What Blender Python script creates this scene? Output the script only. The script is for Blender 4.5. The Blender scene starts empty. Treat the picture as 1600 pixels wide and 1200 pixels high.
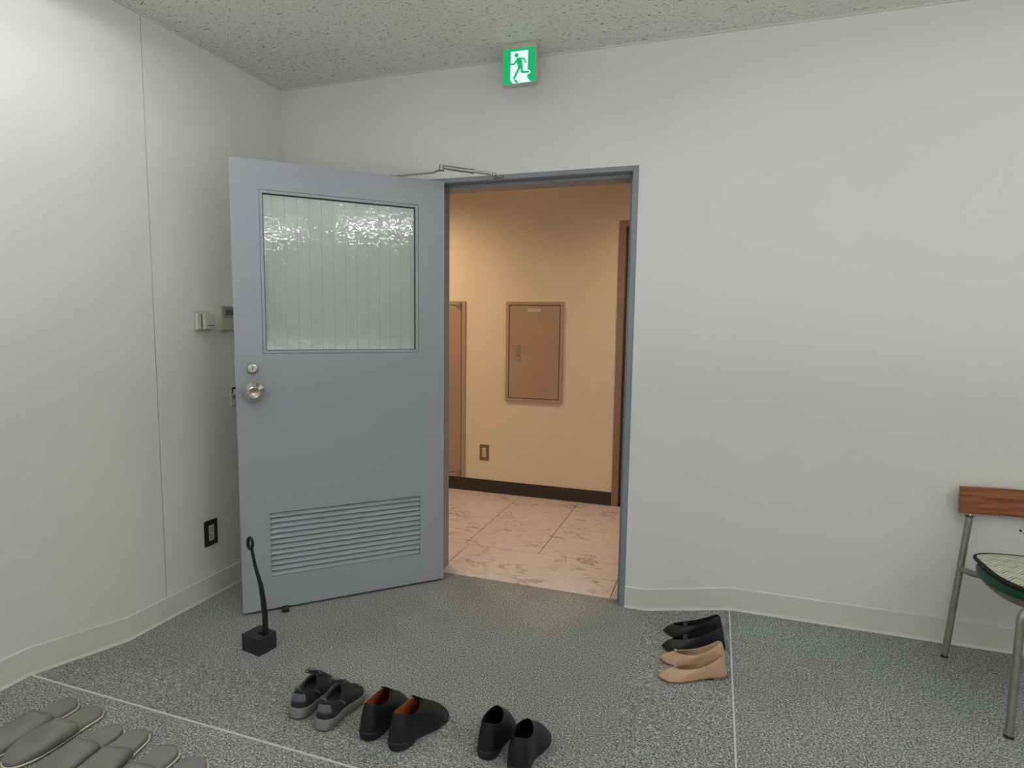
import bpy, bmesh, math, random
from mathutils import Vector, Matrix
random.seed(7)
PI = math.pi
SC = bpy.context.scene
COL = SC.collection
R = math.radians

# ---------------------------------------------------------------- dimensions (metres)
XL = -0.964          # left wall
XR = 5.6             # right wall
YF = -6.4            # wall behind the camera
HC = 2.535           # office ceiling
HALL_Y = 1.573       # far wall of the hallway
HALL_C = 2.45
RZ = 0.066           # raised floor height
RY0, RY1 = -1.02, -1.39
RX0, RX1 = 1.02, 1.387

# ---------------------------------------------------------------- materials
def mat(name, col, rough=0.6, metal=0.0, spec=0.5, bump=None, var=None, emit=None, coat=0.0):
    """bump=(scale,strength,distance)  var=(scale,amount)"""
    m = bpy.data.materials.new(name); m.use_nodes = True
    nt = m.node_tree; N = nt.nodes; Lk = nt.links
    b = N['Principled BSDF']
    b.inputs['Base Color'].default_value = (*col, 1)
    b.inputs['Roughness'].default_value = rough
    b.inputs['Metallic'].default_value = metal
    b.inputs['Specular IOR Level'].default_value = spec
    b.inputs['Coat Weight'].default_value = coat
    tc = N.new('ShaderNodeTexCoord')
    if var:
        n = N.new('ShaderNodeTexNoise'); n.inputs['Scale'].default_value = var[0]; n.inputs['Detail'].default_value = 4
        Lk.new(tc.outputs['Object'], n.inputs['Vector'])
        mr = N.new('ShaderNodeMapRange'); mr.inputs[1].default_value = .3; mr.inputs[2].default_value = .7
        mr.inputs[3].default_value = 1 - var[1]; mr.inputs[4].default_value = 1 + var[1]
        Lk.new(n.outputs['Fac'], mr.inputs[0])
        vm = N.new('ShaderNodeVectorMath'); vm.operation = 'SCALE'
        vm.inputs[0].default_value = col
        Lk.new(mr.outputs[0], vm.inputs['Scale']); Lk.new(vm.outputs[0], b.inputs['Base Color'])
    if bump:
        n = N.new('ShaderNodeTexNoise'); n.inputs['Scale'].default_value = bump[0]; n.inputs['Detail'].default_value = 3
        Lk.new(tc.outputs['Object'], n.inputs['Vector'])
        bp = N.new('ShaderNodeBump'); bp.inputs['Strength'].default_value = bump[1]; bp.inputs['Distance'].default_value = bump[2]
        Lk.new(n.outputs['Fac'], bp.inputs['Height']); Lk.new(bp.outputs[0], b.inputs['Normal'])
    if emit:
        b.inputs['Emission Color'].default_value = (*emit[0], 1); b.inputs['Emission Strength'].default_value = emit[1]
    return m

def ramp(N, pts):
    r = N.new('ShaderNodeValToRGB'); e = r.color_ramp.elements
    while len(e) > 1: e.remove(e[-1])
    e[0].position = pts[0][0]; e[0].color = (*pts[0][1], 1)
    for p, c in pts[1:]:
        x = e.new(p); x.color = (*c, 1)
    return r

def mat_carpet():
    m = mat('grey loop carpet', (.2, .2, .2), 0.95, spec=.1)
    nt = m.node_tree; N = nt.nodes; Lk = nt.links; b = N['Principled BSDF']
    tc = N.new('ShaderNodeTexCoord')
    n1 = N.new('ShaderNodeTexNoise'); n1.inputs['Scale'].default_value = 180; n1.inputs['Detail'].default_value = 3.0; n1.inputs['Roughness'].default_value = .7
    n2 = N.new('ShaderNodeTexNoise'); n2.inputs['Scale'].default_value = 2.2; n2.inputs['Detail'].default_value = 3
    Lk.new(tc.outputs['Object'], n1.inputs['Vector']); Lk.new(tc.outputs['Object'], n2.inputs['Vector'])
    r1 = ramp(N, [(.32, (.050, .054, .054)), (.44, (.168, .177, .175)), (.54, (.300, .313, .308)), (.68, (.72, .73, .72))])
    Lk.new(n1.outputs['Fac'], r1.inputs[0])
    mr = N.new('ShaderNodeMapRange'); mr.inputs[1].default_value = .3; mr.inputs[2].default_value = .7; mr.inputs[3].default_value = .90; mr.inputs[4].default_value = 1.08
    Lk.new(n2.outputs['Fac'], mr.inputs[0])
    vm = N.new('ShaderNodeVectorMath'); vm.operation = 'SCALE'
    Lk.new(r1.outputs[0], vm.inputs[0]); Lk.new(mr.outputs[0], vm.inputs['Scale']); Lk.new(vm.outputs[0], b.inputs['Base Color'])
    bp = N.new('ShaderNodeBump'); bp.inputs['Strength'].default_value = .5; bp.inputs['Distance'].default_value = .003
    Lk.new(n1.outputs['Fac'], bp.inputs['Height']); Lk.new(bp.outputs[0], b.inputs['Normal'])
    return m

def mat_ceiling():
    m = mat('fissured mineral ceiling board', (.6, .6, .58), 0.9, spec=.1)
    nt = m.node_tree; N = nt.nodes; Lk = nt.links; b = N['Principled BSDF']
    tc = N.new('ShaderNodeTexCoord')
    def layer(rot, sx, sy, sc, thr, soft):
        nz = N.new('ShaderNodeTexNoise'); nz.inputs['Scale'].default_value = 22; nz.inputs['Detail'].default_value = 2
        Lk.new(tc.outputs['Object'], nz.inputs['Vector'])
        mx = N.new('ShaderNodeVectorMath'); mx.operation = 'MULTIPLY_ADD'
        mx.inputs[1].default_value = (.022, .022, 0)
        Lk.new(nz.outputs['Color'], mx.inputs[0]); Lk.new(tc.outputs['Object'], mx.inputs[2])
        mp = N.new('ShaderNodeMapping'); mp.inputs['Rotation'].default_value = (0, 0, rot); mp.inputs['Scale'].default_value = (sx, sy, 1)
        Lk.new(mx.outputs[0], mp.inputs['Vector'])
        v = N.new('ShaderNodeTexNoise'); v.inputs['Scale'].default_value = sc; v.inputs['Detail'].default_value = 1.5
        Lk.new(mp.outputs[0], v.inputs['Vector'])
        mr = N.new('ShaderNodeMapRange'); mr.inputs[1].default_value = thr; mr.inputs[2].default_value = thr + soft
        mr.inputs[3].default_value = 0; mr.inputs[4].default_value = 1
        Lk.new(v.outputs['Fac'], mr.inputs[0]); return mr.outputs[0]
    a = layer(.35, 1, 3.0, 55, .645, .05)
    c = layer(-.5, 1, 2.0, 85, .665, .05)
    mxx = N.new('ShaderNodeMath'); mxx.operation = 'MAXIMUM'
    Lk.new(a, mxx.inputs[0]); Lk.new(c, mxx.inputs[1])
    r = ramp(N, [(0, (.74, .735, .70)), (1, (.22, .22, .20))])
    Lk.new(mxx.outputs[0], r.inputs[0]); Lk.new(r.outputs[0], b.inputs['Base Color'])
    bp = N.new('ShaderNodeBump'); bp.invert = True; bp.inputs['Strength'].default_value = .5; bp.inputs['Distance'].default_value = .002
    Lk.new(mxx.outputs[0], bp.inputs['Height']); Lk.new(bp.outputs[0], b.inputs['Normal'])
    return m

def mat_marble():
    m = mat('pale veined marble tile', (.7, .6, .52), 0.28, spec=.4)
    nt = m.node_tree; N = nt.nodes; Lk = nt.links; b = N['Principled BSDF']
    tc = N.new('ShaderNodeTexCoord')
    mp = N.new('ShaderNodeMapping'); mp.inputs['Rotation'].default_value = (0, 0, .5); mp.inputs['Scale'].default_value = (1, 2.2, 1)
    Lk.new(tc.outputs['Object'], mp.inputs['Vector'])
    def vein(sc, wid, dist):
        n = N.new('ShaderNodeTexNoise'); n.inputs['Scale'].default_value = sc; n.inputs['Detail'].default_value = 6; n.inputs['Distortion'].default_value = dist
        n.inputs['Roughness'].default_value = .62
        Lk.new(mp.outputs[0], n.inputs['Vector'])
        s = N.new('ShaderNodeMath'); s.operation = 'SUBTRACT'; s.inputs[1].default_value = .5; Lk.new(n.outputs['Fac'], s.inputs[0])
        a = N.new('ShaderNodeMath'); a.operation = 'ABSOLUTE'; Lk.new(s.outputs[0], a.inputs[0])
        r = N.new('ShaderNodeMapRange'); r.inputs[1].default_value = 0; r.inputs[2].default_value = wid; r.inputs[3].default_value = 1; r.inputs[4].default_value = 0
        Lk.new(a.outputs[0], r.inputs[0]); return r.outputs[0]
    v1 = vein(2.6, .020, .7); v2 = vein(6.5, .02, .5)
    msk = N.new('ShaderNodeTexNoise'); msk.inputs['Scale'].default_value = 3.5; Lk.new(tc.outputs['Object'], msk.inputs['Vector'])
    mk = N.new('ShaderNodeMapRange'); mk.inputs[1].default_value = .40; mk.inputs[2].default_value = .54; Lk.new(msk.outputs['Fac'], mk.inputs[0])
    m1 = N.new('ShaderNodeMath'); m1.operation = 'MULTIPLY'; Lk.new(v1, m1.inputs[0]); Lk.new(mk.outputs[0], m1.inputs[1])
    m2 = N.new('ShaderNodeMath'); m2.operation = 'MULTIPLY'; m2.inputs[1].default_value = .30; Lk.new(v2, m2.inputs[0])
    mm = N.new('ShaderNodeMath'); mm.operation = 'MAXIMUM'; Lk.new(m1.outputs[0], mm.inputs[0]); Lk.new(m2.outputs[0], mm.inputs[1])
    r = ramp(N, [(0, (.66, .605, .585)), (.5, (.50, .43, .39)), (1, (.25, .20, .17))])
    Lk.new(mm.outputs[0], r.inputs[0]); Lk.new(r.outputs[0], b.inputs['Base Color'])
    return m

def mat_wood():
    m = mat('red brown wood grain', (.3, .1, .04), 0.42, coat=.2)
    nt = m.node_tree; N = nt.nodes; Lk = nt.links; b = N['Principled BSDF']
    tc = N.new('ShaderNodeTexCoord'); mp = N.new('ShaderNodeMapping'); mp.inputs['Scale'].default_value = (5, 20, 75)
    Lk.new(tc.outputs['Object'], mp.inputs['Vector'])
    n = N.new('ShaderNodeTexNoise'); n.inputs['Scale'].default_value = 1.0; n.inputs['Detail'].default_value = 5; n.inputs['Distortion'].default_value = .3
    Lk.new(mp.outputs[0], n.inputs['Vector'])
    r = ramp(N, [(.32, (.11, .030, .010)), (.44, (.235, .072, .026)), (.56, (.30, .095, .036)), (.75, (.36, .125, .05))])
    Lk.new(n.outputs['Fac'], r.inputs[0]); Lk.new(r.outputs[0], b.inputs['Base Color'])
    return m

def mat_mat():
    m = mat('zigzag woven seat mat', (.5, .5, .4), 0.9, spec=.1)
    nt = m.node_tree; N = nt.nodes; Lk = nt.links; b = N['Principled BSDF']
    tc = N.new('ShaderNodeTexCoord'); sx = N.new('ShaderNodeSeparateXYZ'); Lk.new(tc.outputs['Object'], sx.inputs[0])
    pp = N.new('ShaderNodeMath'); pp.operation = 'PINGPONG'; pp.inputs[1].default_value = .026; Lk.new(sx.outputs['X'], pp.inputs[0])
    s = N.new('ShaderNodeMath'); s.operation = 'MULTIPLY_ADD'; s.inputs[1].default_value = 1.0
    Lk.new(pp.outputs[0], s.inputs[0]); Lk.new(sx.outputs['Y'], s.inputs[2])
    k = N.new('ShaderNodeMath'); k.operation = 'MULTIPLY'; k.inputs[1].default_value = 1 / .056; Lk.new(s.outputs[0], k.inputs[0])
    f = N.new('ShaderNodeMath'); f.operation = 'FRACT'; Lk.new(k.outputs[0], f.inputs[0])
    r = ramp(N, [(0, (.56, .55, .42)), (.14, (.05, .07, .12)), (.22, (.56, .55, .42)), (.38, (.20, .25, .22)), (.47, (.60, .58, .45)),
                 (.66, (.33, .29, .20)), (.72, (.56, .55, .42)), (.88, (.20, .24, .27)), (.93, (.56, .55, .42))])
    r.color_ramp.interpolation = 'CONSTANT'
    Lk.new(f.outputs[0], r.inputs[0]); Lk.new(r.outputs[0], b.inputs['Base Color'])
    return m

def mat_glass():
    m = mat('frosted wired glass', (.90, .955, .925), 0.38)
    nt = m.node_tree; N = nt.nodes; Lk = nt.links; b = N['Principled BSDF']
    b.inputs['Transmission Weight'].default_value = 0.80
    b.inputs['IOR'].default_value = 1.3
    b.inputs['Specular IOR Level'].default_value = .15
    b.inputs['Coat Weight'].default_value = 1.0
    b.inputs['Coat Roughness'].default_value = .012
    b.inputs['Coat IOR'].default_value = 1.75
    tc = N.new('ShaderNodeTexCoord')
    n = N.new('ShaderNodeTexNoise'); n.inputs['Scale'].default_value = 34; n.inputs['Detail'].default_value = 1.0; n.inputs['Distortion'].default_value = 1.6
    Lk.new(tc.outputs['Object'], n.inputs['Vector'])
    bp = N.new('ShaderNodeBump'); bp.inputs['Strength'].default_value = .26; bp.inputs['Distance'].default_value = .002
    Lk.new(n.outputs['Fac'], bp.inputs['Height']); Lk.new(bp.outputs[0], b.inputs['Coat Normal'])
    return m

M = dict(
    wall=mat('white vinyl wallpaper', (.735, .735, .715), .75, spec=.2, bump=(160, .12, .002), var=(1.6, .012)),
    base=mat('off white vinyl skirting', (.67, .665, .625), .45, spec=.4),
    ceil=mat_ceiling(), carpet=mat_carpet(), marble=mat_marble(),
    grout=mat('dark tile joint', (.09, .06, .04), .9),
    strip=mat('pale aluminium strip', (.62, .62, .60), .4, metal=.2),
    hallwall=mat('cream hallway wallpaper', (.76, .67, .54), .7, spec=.2, bump=(150, .12, .002), var=(2.5, .03)),
    hallceil=mat('hallway ceiling paint', (.6, .5, .4), .9),
    hallbase=mat('black brown skirting', (.030, .028, .022), .45),
    brown=mat('taupe painted steel', (.40, .285, .21), .42, var=(3, .04)),
    browndark=mat('dark taupe steel frame', (.27, .195, .14), .45),
    brownframe=mat('light taupe steel frame', (.40, .30, .225), .45),
    gap=mat('dark red brown shadow gap', (.06, .02, .012), .8),
    leafdoor=mat('dark brown door paint', (.06, .045, .03), .5),
    door=mat('blue grey painted steel', (.36, .375, .415), .42, spec=.4, bump=(400, .05, .0005)),
    frame=mat('grey painted steel frame', (.235, .255, .285), .4, spec=.4),
    glass=mat_glass(),
    wire=mat('thin wire in glass', (.36, .41, .38), .5),
    gasket=mat('black glazing gasket', (.03, .035, .035), .6),
    steel=mat('satin stainless steel', (.55, .53, .50), .28, metal=1.0),
    steel2=mat('dull cast aluminium', (.36, .36, .35), .38, metal=.9),
    slotshade=mat('shadowed slot', (.02, .02, .02), .6),  # near-black colour stands in for the shade inside keyholes and slots
    closer=mat('silver door closer paint', (.35, .36, .37), .4, metal=.6),
    rubber=mat('black rubber', (.015, .017, .017), .6),
    stand=mat('matt charcoal stand', (.022, .028, .029), .6, bump=(300, .1, .001)),
    horn=mat('satin black plastic', (.010, .011, .011), .35),
    cream=mat('ivory plastic', (.60, .585, .50), .45),
    cream2=mat('yellowed ivory plastic', (.50, .465, .33), .5),
    lcd=mat('green grey display', (.09, .12, .10), .3),
    greytxt=mat('grey print', (.2, .2, .18), .5),
    plate=mat('black brown switch plate', (.028, .024, .020), .4),
    socket=mat('beige socket insert', (.50, .48, .41), .5),
    hallplate=mat('bronze grey switch plate', (.20, .155, .10), .4, metal=.3),
    label=mat('pale label sticker', (.62, .54, .44), .6),
    sign=mat('aged ivory sign case', (.50, .49, .42), .5, var=(30, .06)),
    signgreen=mat('lit green sign face', (0, .15, .05), .5, emit=((.003, .40, .110), .95)),
    signwhite=mat('lit white sign face', (.3, .3, .3), .5, emit=((.72, .90, .95), .95)),
    chrome=mat('worn chair tube', (.30, .285, .245), .38, metal=.75, var=(40, .12)),
    wood=mat_wood(), seatmat=mat_mat(),
    green=mat('dark green vinyl', (.008, .075, .042), .5, bump=(60, .15, .002)),
    pan=mat('beige seat pan', (.24, .21, .155), .5),
    binding=mat('dark brown binding', (.020, .013, .012), .8),
    cordw=mat('white cord', (.6, .6, .6), .8),
    felt=mat('grey felt slipper fabric', (.22, .216, .203), .95, spec=.1, bump=(420, .5, .001), var=(14, .10)),
    feltin=mat('grey slipper footbed fabric', (.225, .219, .205), .95, spec=.1, bump=(420, .4, .001), var=(14, .08)),
    piping=mat('cream slipper piping', (.66, .62, .46), .7),
    slipsole=mat('dark slipper sole', (.05, .05, .048), .8),
    bleather=mat('black shoe leather', (.006, .0075, .007), .46, bump=(90, .1, .001)),
    bsole=mat('black shoe sole', (.014, .015, .015), .6),
    orange=mat('orange tan lining', (.32, .085, .022), .7),
    dlining=mat('black shoe lining', (.005, .005, .006), .9),
    knit=mat('black grey trainer mesh', (.018, .021, .021), .85, bump=(300, .4, .001)),
    midsole=mat('grey foam midsole', (.20, .20, .19), .7),
    greypatch=mat('grey trainer overlay', (.11, .12, .13), .6),
    greylin=mat('pale grey trainer lining', (.18, .17, .17), .9),
    lace=mat('dark lace', (.05, .052, .055), .8),
    beige=mat('beige pump leather', (.50, .335, .225), .42, bump=(90, .1, .001)),
    beigein=mat('light tan insole', (.46, .335, .215), .7),
    beigesole=mat('tan pump sole', (.33, .20, .12), .6),
    white=mat('white fixture enamel', (.8, .8, .8), .4),
    tube=mat('lit fluorescent tube', (.8, .8, .8), .4, emit=((.97, 1.0, .965), 16.2)),
    lampw=mat('lit warm lamp', (.8, .7, .5), .4, emit=((1, .72, .42), 8)),
)

# ---------------------------------------------------------------- mesh helpers
class MB:
    def __init__(s): s.v = []; s.f = []
    def add(s, vs, fs):
        o = len(s.v); s.v += [tuple(p) for p in vs]; s.f += [tuple(i + o for i in f) for f in fs]; return s
    def box(s, x0, x1, y0, y1, z0, z1):
        if x0 > x1: x0, x1 = x1, x0
        if y0 > y1: y0, y1 = y1, y0
        if z0 > z1: z0, z1 = z1, z0
        return s.add([(x0,y0,z0),(x1,y0,z0),(x1,y1,z0),(x0,y1,z0),(x0,y0,z1),(x1,y0,z1),(x1,y1,z1),(x0,y1,z1)],
                     [(0,3,2,1),(4,5,6,7),(0,1,5,4),(1,2,6,5),(2,3,7,6),(3,0,4,7)])
    def quadbox(s, base, top):
        """two loops of 4 points"""
        return s.add(list(base) + list(top), [(3,2,1,0),(4,5,6,7),(0,1,5,4),(1,2,6,5),(2,3,7,6),(3,0,4,7)])
    def tube(s, pts, r, n=14, cap=True, flat=None):
        pts = [Vector(p) for p in pts]; k = len(pts)
        rr = r if isinstance(r, (list, tuple)) else [r] * k
        t0 = (pts[1] - pts[0]).normalized()
        a = Vector((0, 0, 1)) if abs(t0.z) < .9 else Vector((1, 0, 0))
        u = t0.cross(a).normalized(); rings = []
        for i, p in enumerate(pts):
            t = (pts[min(i+1, k-1)] - pts[max(i-1, 0)]).normalized()
            u = (u - t * u.dot(t)).normalized(); w = t.cross(u)
            rings.append([p + (u * math.cos(2*PI*j/n) + w * math.sin(2*PI*j/n)) * rr[i] for j in range(n)])
        vs = [q for ring in rings for q in ring]; fs = []
        for i in range(k - 1):
            for j in range(n):
                fs.append((i*n+j, i*n+(j+1) % n, (i+1)*n+(j+1) % n, (i+1)*n+j))
        if cap:
            fs.append(tuple(reversed(range(n)))); fs.append(tuple((k-1)*n + j for j in range(n)))
        return s.add(vs, fs)
    def lathe(s, prof, o=(0,0,0), axis='z', n=32):
        """prof: list of (radius, height)"""
        vs = []; fs = []
        for (r, h) in prof:
            for j in range(n):
                a = 2*PI*j/n; c, d = r*math.cos(a), r*math.sin(a)
                p = (c, d, h) if axis == 'z' else ((c, h, -d) if axis == 'y' else (h, c, d))
                vs.append((p[0]+o[0], p[1]+o[1], p[2]+o[2]))
        k = len(prof)
        for i in range(k-1):
            for j in range(n): fs.append((i*n+j, i*n+(j+1) % n, (i+1)*n+(j+1) % n, (i+1)*n+j))
        fs.append(tuple(reversed(range(n)))); fs.append(tuple((k-1)*n+j for j in range(n)))
        return s.add(vs, fs)
    def prism(s, poly, z0, z1, mapf=lambda x, y, z: (x, y, z)):
        n = len(poly)
        vs = [mapf(x, y, z0) for x, y in poly] + [mapf(x, y, z1) for x, y in poly]
        fs = [tuple(reversed(range(n))), tuple(range(n, 2*n))] + [(i, (i+1) % n, n+(i+1) % n, n+i) for i in range(n)]
        return s.add(vs, fs)
    def rings(s, rs, close_bottom=False, close_top=False, cyc=True):
        n = len(rs[0]); vs = [p for r in rs for p in r]; fs = []
        for i in range(len(rs)-1):
            for j in range(n if cyc else n-1): fs.append((i*n+j, i*n+(j+1) % n, (i+1)*n+(j+1) % n, (i+1)*n+j))
        if close_bottom: fs.append(tuple(reversed(range(n))))
        if close_top: fs.append(tuple((len(rs)-1)*n+j for j in range(n)))
        return s.add(vs, fs)
    def obj(s, name, m, parent=None, smooth=False, bevel=0, seg=2, sub=0, solid=0, auto=35, **tags):
        me = bpy.data.meshes.new(name); me.from_pydata(s.v, [], s.f); me.update()
        bm = bmesh.new(); bm.from_mesh(me)
        bmesh.ops.recalc_face_normals(bm, faces=bm.faces); bm.to_mesh(me); bm.free()
        o = bpy.data.objects.new(name, me); COL.objects.link(o)
        me.materials.append(m)
        if parent: o.parent = parent
        if smooth:
            for p in me.polygons: p.use_smooth = True
            if auto:
                me.set_sharp_from_angle(angle=R(auto))
        if solid:
            md = o.modifiers.new('solid', 'SOLIDIFY'); md.thickness = solid; md.offset = 0
        if bevel:
            md = o.modifiers.new('bevel', 'BEVEL'); md.width = bevel; md.segments = seg; md.limit_method = 'ANGLE'; md.angle_limit = R(40)
        if sub:
            md = o.modifiers.new('sub', 'SUBSURF'); md.levels = sub; md.render_levels = sub
        for k, v in tags.items(): o[k] = v
        return o

def root(name, label, cat, loc=(0,0,0), rot=(0,0,0), group=None, kind=None):
    o = bpy.data.objects.new(name, None); COL.objects.link(o); o.empty_display_size = .05
    o.location = loc; o.rotation_euler = rot
    o['label'] = label; o['category'] = cat
    if group: o['group'] = group
    if kind: o['kind'] = kind
    return o
def S(label, cat): return dict(kind='structure', label=label, category=cat)
def dup(o, loc, rot, label):
    c = o.copy(); COL.objects.link(c); c.location = loc; c.rotation_euler = rot; c['label'] = label
    def kids(a, b):
        for ch in list(a.children):
            d = ch.copy(); COL.objects.link(d); d.parent = b; kids(ch, d)
    src = [ch for ch in o.children]
    for ch in src:
        d = ch.copy(); COL.objects.link(d); d.parent = c
        for g in list(ch.children):
            e = g.copy(); COL.objects.link(e); e.parent = d
    return c

# ================================================================= SETTING
# carpet with the slope down to the doorway, one mesh
T = .03
mb = MB()
def fh(x, y):
    return RZ * min(1, max(0, (RY0-y)/(RY0-RY1), (x-RX0)/(RX1-RX0)))
V = [(XL,0,0),(RX0,0,0),(RX1,0,RZ),(XR,0,RZ),(XL,RY0,0),(RX0,RY0,0),(XL,RY1,RZ),(RX1,RY1,RZ),(XL,YF,RZ),(RX1,YF,RZ),(XR,YF,RZ),(XR,RY1,RZ),
     (-.072,0,0),(.897,0,0),(-.072,.06,0),(.897,.06,0)]
mb.add(V, [(4,5,1,13,12,0),(5,7,2,1),(6,7,5,4),(7,11,3,2),(8,9,7,6),(9,10,11,7),(12,13,15,14)])
mb.obj('floor', M['carpet'], **S('grey flecked loop carpet floor, gently sloping down towards the open doorway', 'floor'))
# hallway tiles
G = .0021
def tile(x0, x1, y0, y1): hb.box(x0+G, x1-G, y0+G, y1-G, -.012, 0)
hb = MB()
HX0, HX1 = -2.3, 2.3
near = [(-2.3,-.995),(-.995,-.075),(-.075,.845),(.845,1.765),(1.765,2.3)]
for a, b in near: tile(a, b, .062, .49)
for a, b, st in [(-2.3,-1.48,0),(-1.48,-1.02,1),(-1.02,-.56,0),(-.56,-.10,1),(-.10,.36,0),(.36,.82,1),(.82,1.28,0),(1.28,1.74,1),(1.74,2.3,0)]:
    if st: tile(a, b, .49, .98); tile(a, b, .98, HALL_Y)
    else: tile(a, b, .49, HALL_Y)
hf = hb.obj('floor_hallway', M['marble'], **S('pale pinkish veined marble tile floor of the hallway beyond the door', 'floor'))
MB().box(HX0, HX1, .062, HALL_Y, -.03, -.003).obj('tile_joint', M['grout'], hf)

# door wall with opening
WT = .15
ox0, ox1, oz = -.112, .922, 2.022
mb = MB()
mb.box(XL-.1, ox0, 0, WT, -.05, HC+.2); mb.box(ox1, XR+.1, 0, WT, -.05, HC+.2); mb.box(ox0, ox1, 0, WT, oz, HC+.2)
mb.obj('wall_back', M['wall'], **S('white papered wall holding the doorway, exit sign above it', 'wall'))
# left wall, two panels with an open joint
mb = MB(); js = -.827
mb.box(XL-.012, XL, js+.0018, 0, -.05, HC+.2); mb.box(XL-.012, XL, YF, js-.0018, -.05, HC+.2); mb.box(XL-.1, XL-.012, YF, 0, -.05, HC+.2)
mb.obj('wall_left', M['wall'], **S('white papered wall on the left with one vertical panel joint', 'wall'))
MB().box(XR, XR+.1, YF, 0, -.05, HC+.2).obj('wall_right', M['wall'], **S('white wall on the right side, outside the view', 'wall'))
MB().box(XL-.1, XR+.1, YF-.1, YF, -.05, HC+.2).obj('wall_front', M['wall'], **S('white wall behind the viewpoint', 'wall'))
# hallway walls
mb = MB()
dx0, dx1, dz = .629, 1.43, 2.021
mb.box(HX0, dx0, HALL_Y, HALL_Y+.15, -.05, 2.7); mb.box(dx1, HX1, HALL_Y, HALL_Y+.15, -.05, 2.7); mb.box(dx0, dx1, HALL_Y, HALL_Y+.15, dz, 2.7)
mb.obj('wall_hallway', M['hallwall'], **S('cream wall at the far side of the hallway, seen through the doorway', 'wall'))
mb = MB(); mb.box(HX0-.1, HX0, WT, HALL_Y+.15, -.05, 2.7)
mb.obj('wall_hallway_left', M['hallwall'], **S('cream end wall of the hallway, out of sight to the left', 'wall'))
mb = MB(); mb.box(HX1, HX1+.1, WT, HALL_Y+.15, -.05, 2.7)
mb.obj('wall_hallway_right', M['hallwall'], **S('cream end wall of the hallway, out of sight to the right', 'wall'))
mb = MB()
mb.box(HX0, ox0, WT, WT+.01, -.03, 2.7); mb.box(ox1, HX1, WT, WT+.01, -.03, 2.7); mb.box(ox0, ox1, WT, WT+.01, oz, 2.7)
mb.obj('wall_hallway_near', M['hallwall'], **S('cream hallway side of the doorway wall', 'wall'))
MB().box(HX0, HX1, WT+.01, HALL_Y, HALL_C, HALL_C+.1).obj('ceiling_hallway', M['hallceil'], **S('cream hallway ceiling above the marble floor', 'ceiling'))

# office ceiling with recessed fixture openings
FW = .30; FL = 1.25
fix = []
for x, ys in [(-.45, (-1.02, -2.92, -4.82)), (1.70, (-1.02, -2.92, -4.82))]:
    for y in ys: fix.append((x, y))
mb = MB(); z0, z1 = HC, HC+.02
xs = sorted({x for x, _ in fix}); cur = XL-.0
for x in xs:
    mb.box(cur, x-FW/2, YF, 0, z0, z1); cur = x+FW/2
    yc = 0
    for y in sorted([b for a, b in fix if a == x], reverse=True):
        mb.box(x-FW/2, x+FW/2, y, yc, z0, z1); yc = y-FL
    mb.box(x-FW/2, x+FW/2, YF, yc, z0, z1)
mb.box(cur, XR, YF, 0, z0, z1)
mb.obj('ceiling', M['ceil'], **S('white fissured mineral board ceiling', 'ceiling'))
# shadow trim where ceiling meets the walls
mb = MB(); mb.box(XL, XR, -.010, 0, HC-.006, HC); mb.obj('trim_4', M['base'], **S('thin pale ceiling trim along the top of the doorway wall', 'trim'))
mb = MB(); mb.box(XL, XL+.010, YF, -.010, HC-.004, HC); mb.obj('trim_5', M['base'], **S('thin pale ceiling trim along the top of the left wall', 'trim'))

for i, (x, y) in enumerate(fix):
    if i == 0:
        lf = root('ceiling_light', 'recessed fluorescent ceiling light nearest the left wall, just above the view', 'light', (x, y-FL/2, HC))
        b = MB(); w, l, h = FW/2, FL/2, .085
        b.box(-w-.012, -w, -l, l, .0, h); b.box(w, w+.012, -l, l, 0, h); b.box(-w, w, -l-.012, -l, 0, h); b.box(-w, w, l, l+.012, 0, h); b.box(-w-.012, w+.012, -l-.012, l+.012, h, h+.01)
        b.obj('light_housing', M['white'], lf)
        for sx in (-.07, .07):
            MB().tube([(sx, -l+.03, .066), (sx, l-.03, .066)], .0145, 12).obj('fluorescent_tube', M['tube'], lf, smooth=True)
        lf['group'] = 'recessed ceiling lights'
        first = lf
    else:
        dup(first, (x, y-FL/2, HC), (0,0,0), 'recessed twin tube fluorescent ceiling light, outside the view')

for i, y in enumerate((-.35, -2.22, -4.13)):
    if i == 0:
        bt = root('ceiling_light', 'surface mounted twin tube ceiling batten on the right side of the room, outside the view', 'light', (3.92, y-FL/2, HC+.012), group='ceiling battens')
        b = MB(); b.prism([(-.05, 0), (-.035, -.045), (.035, -.045), (.05, 0)], -FL/2, FL/2, lambda x, z, y_: (x, y_, z)); b.obj('light_housing', M['white'], bt)
        for sx in (-.065, .065):
            MB().tube([(sx, -FL/2+.03, -.055), (sx, FL/2-.03, -.055)], .0145, 12).obj('fluorescent_tube', M['tube'], bt, smooth=True)
    else: dup(bt, (3.92, y-FL/2, HC+.012), (0, 0, 0), 'surface mounted twin tube ceiling batten on the right side of the room, outside the view')

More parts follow.
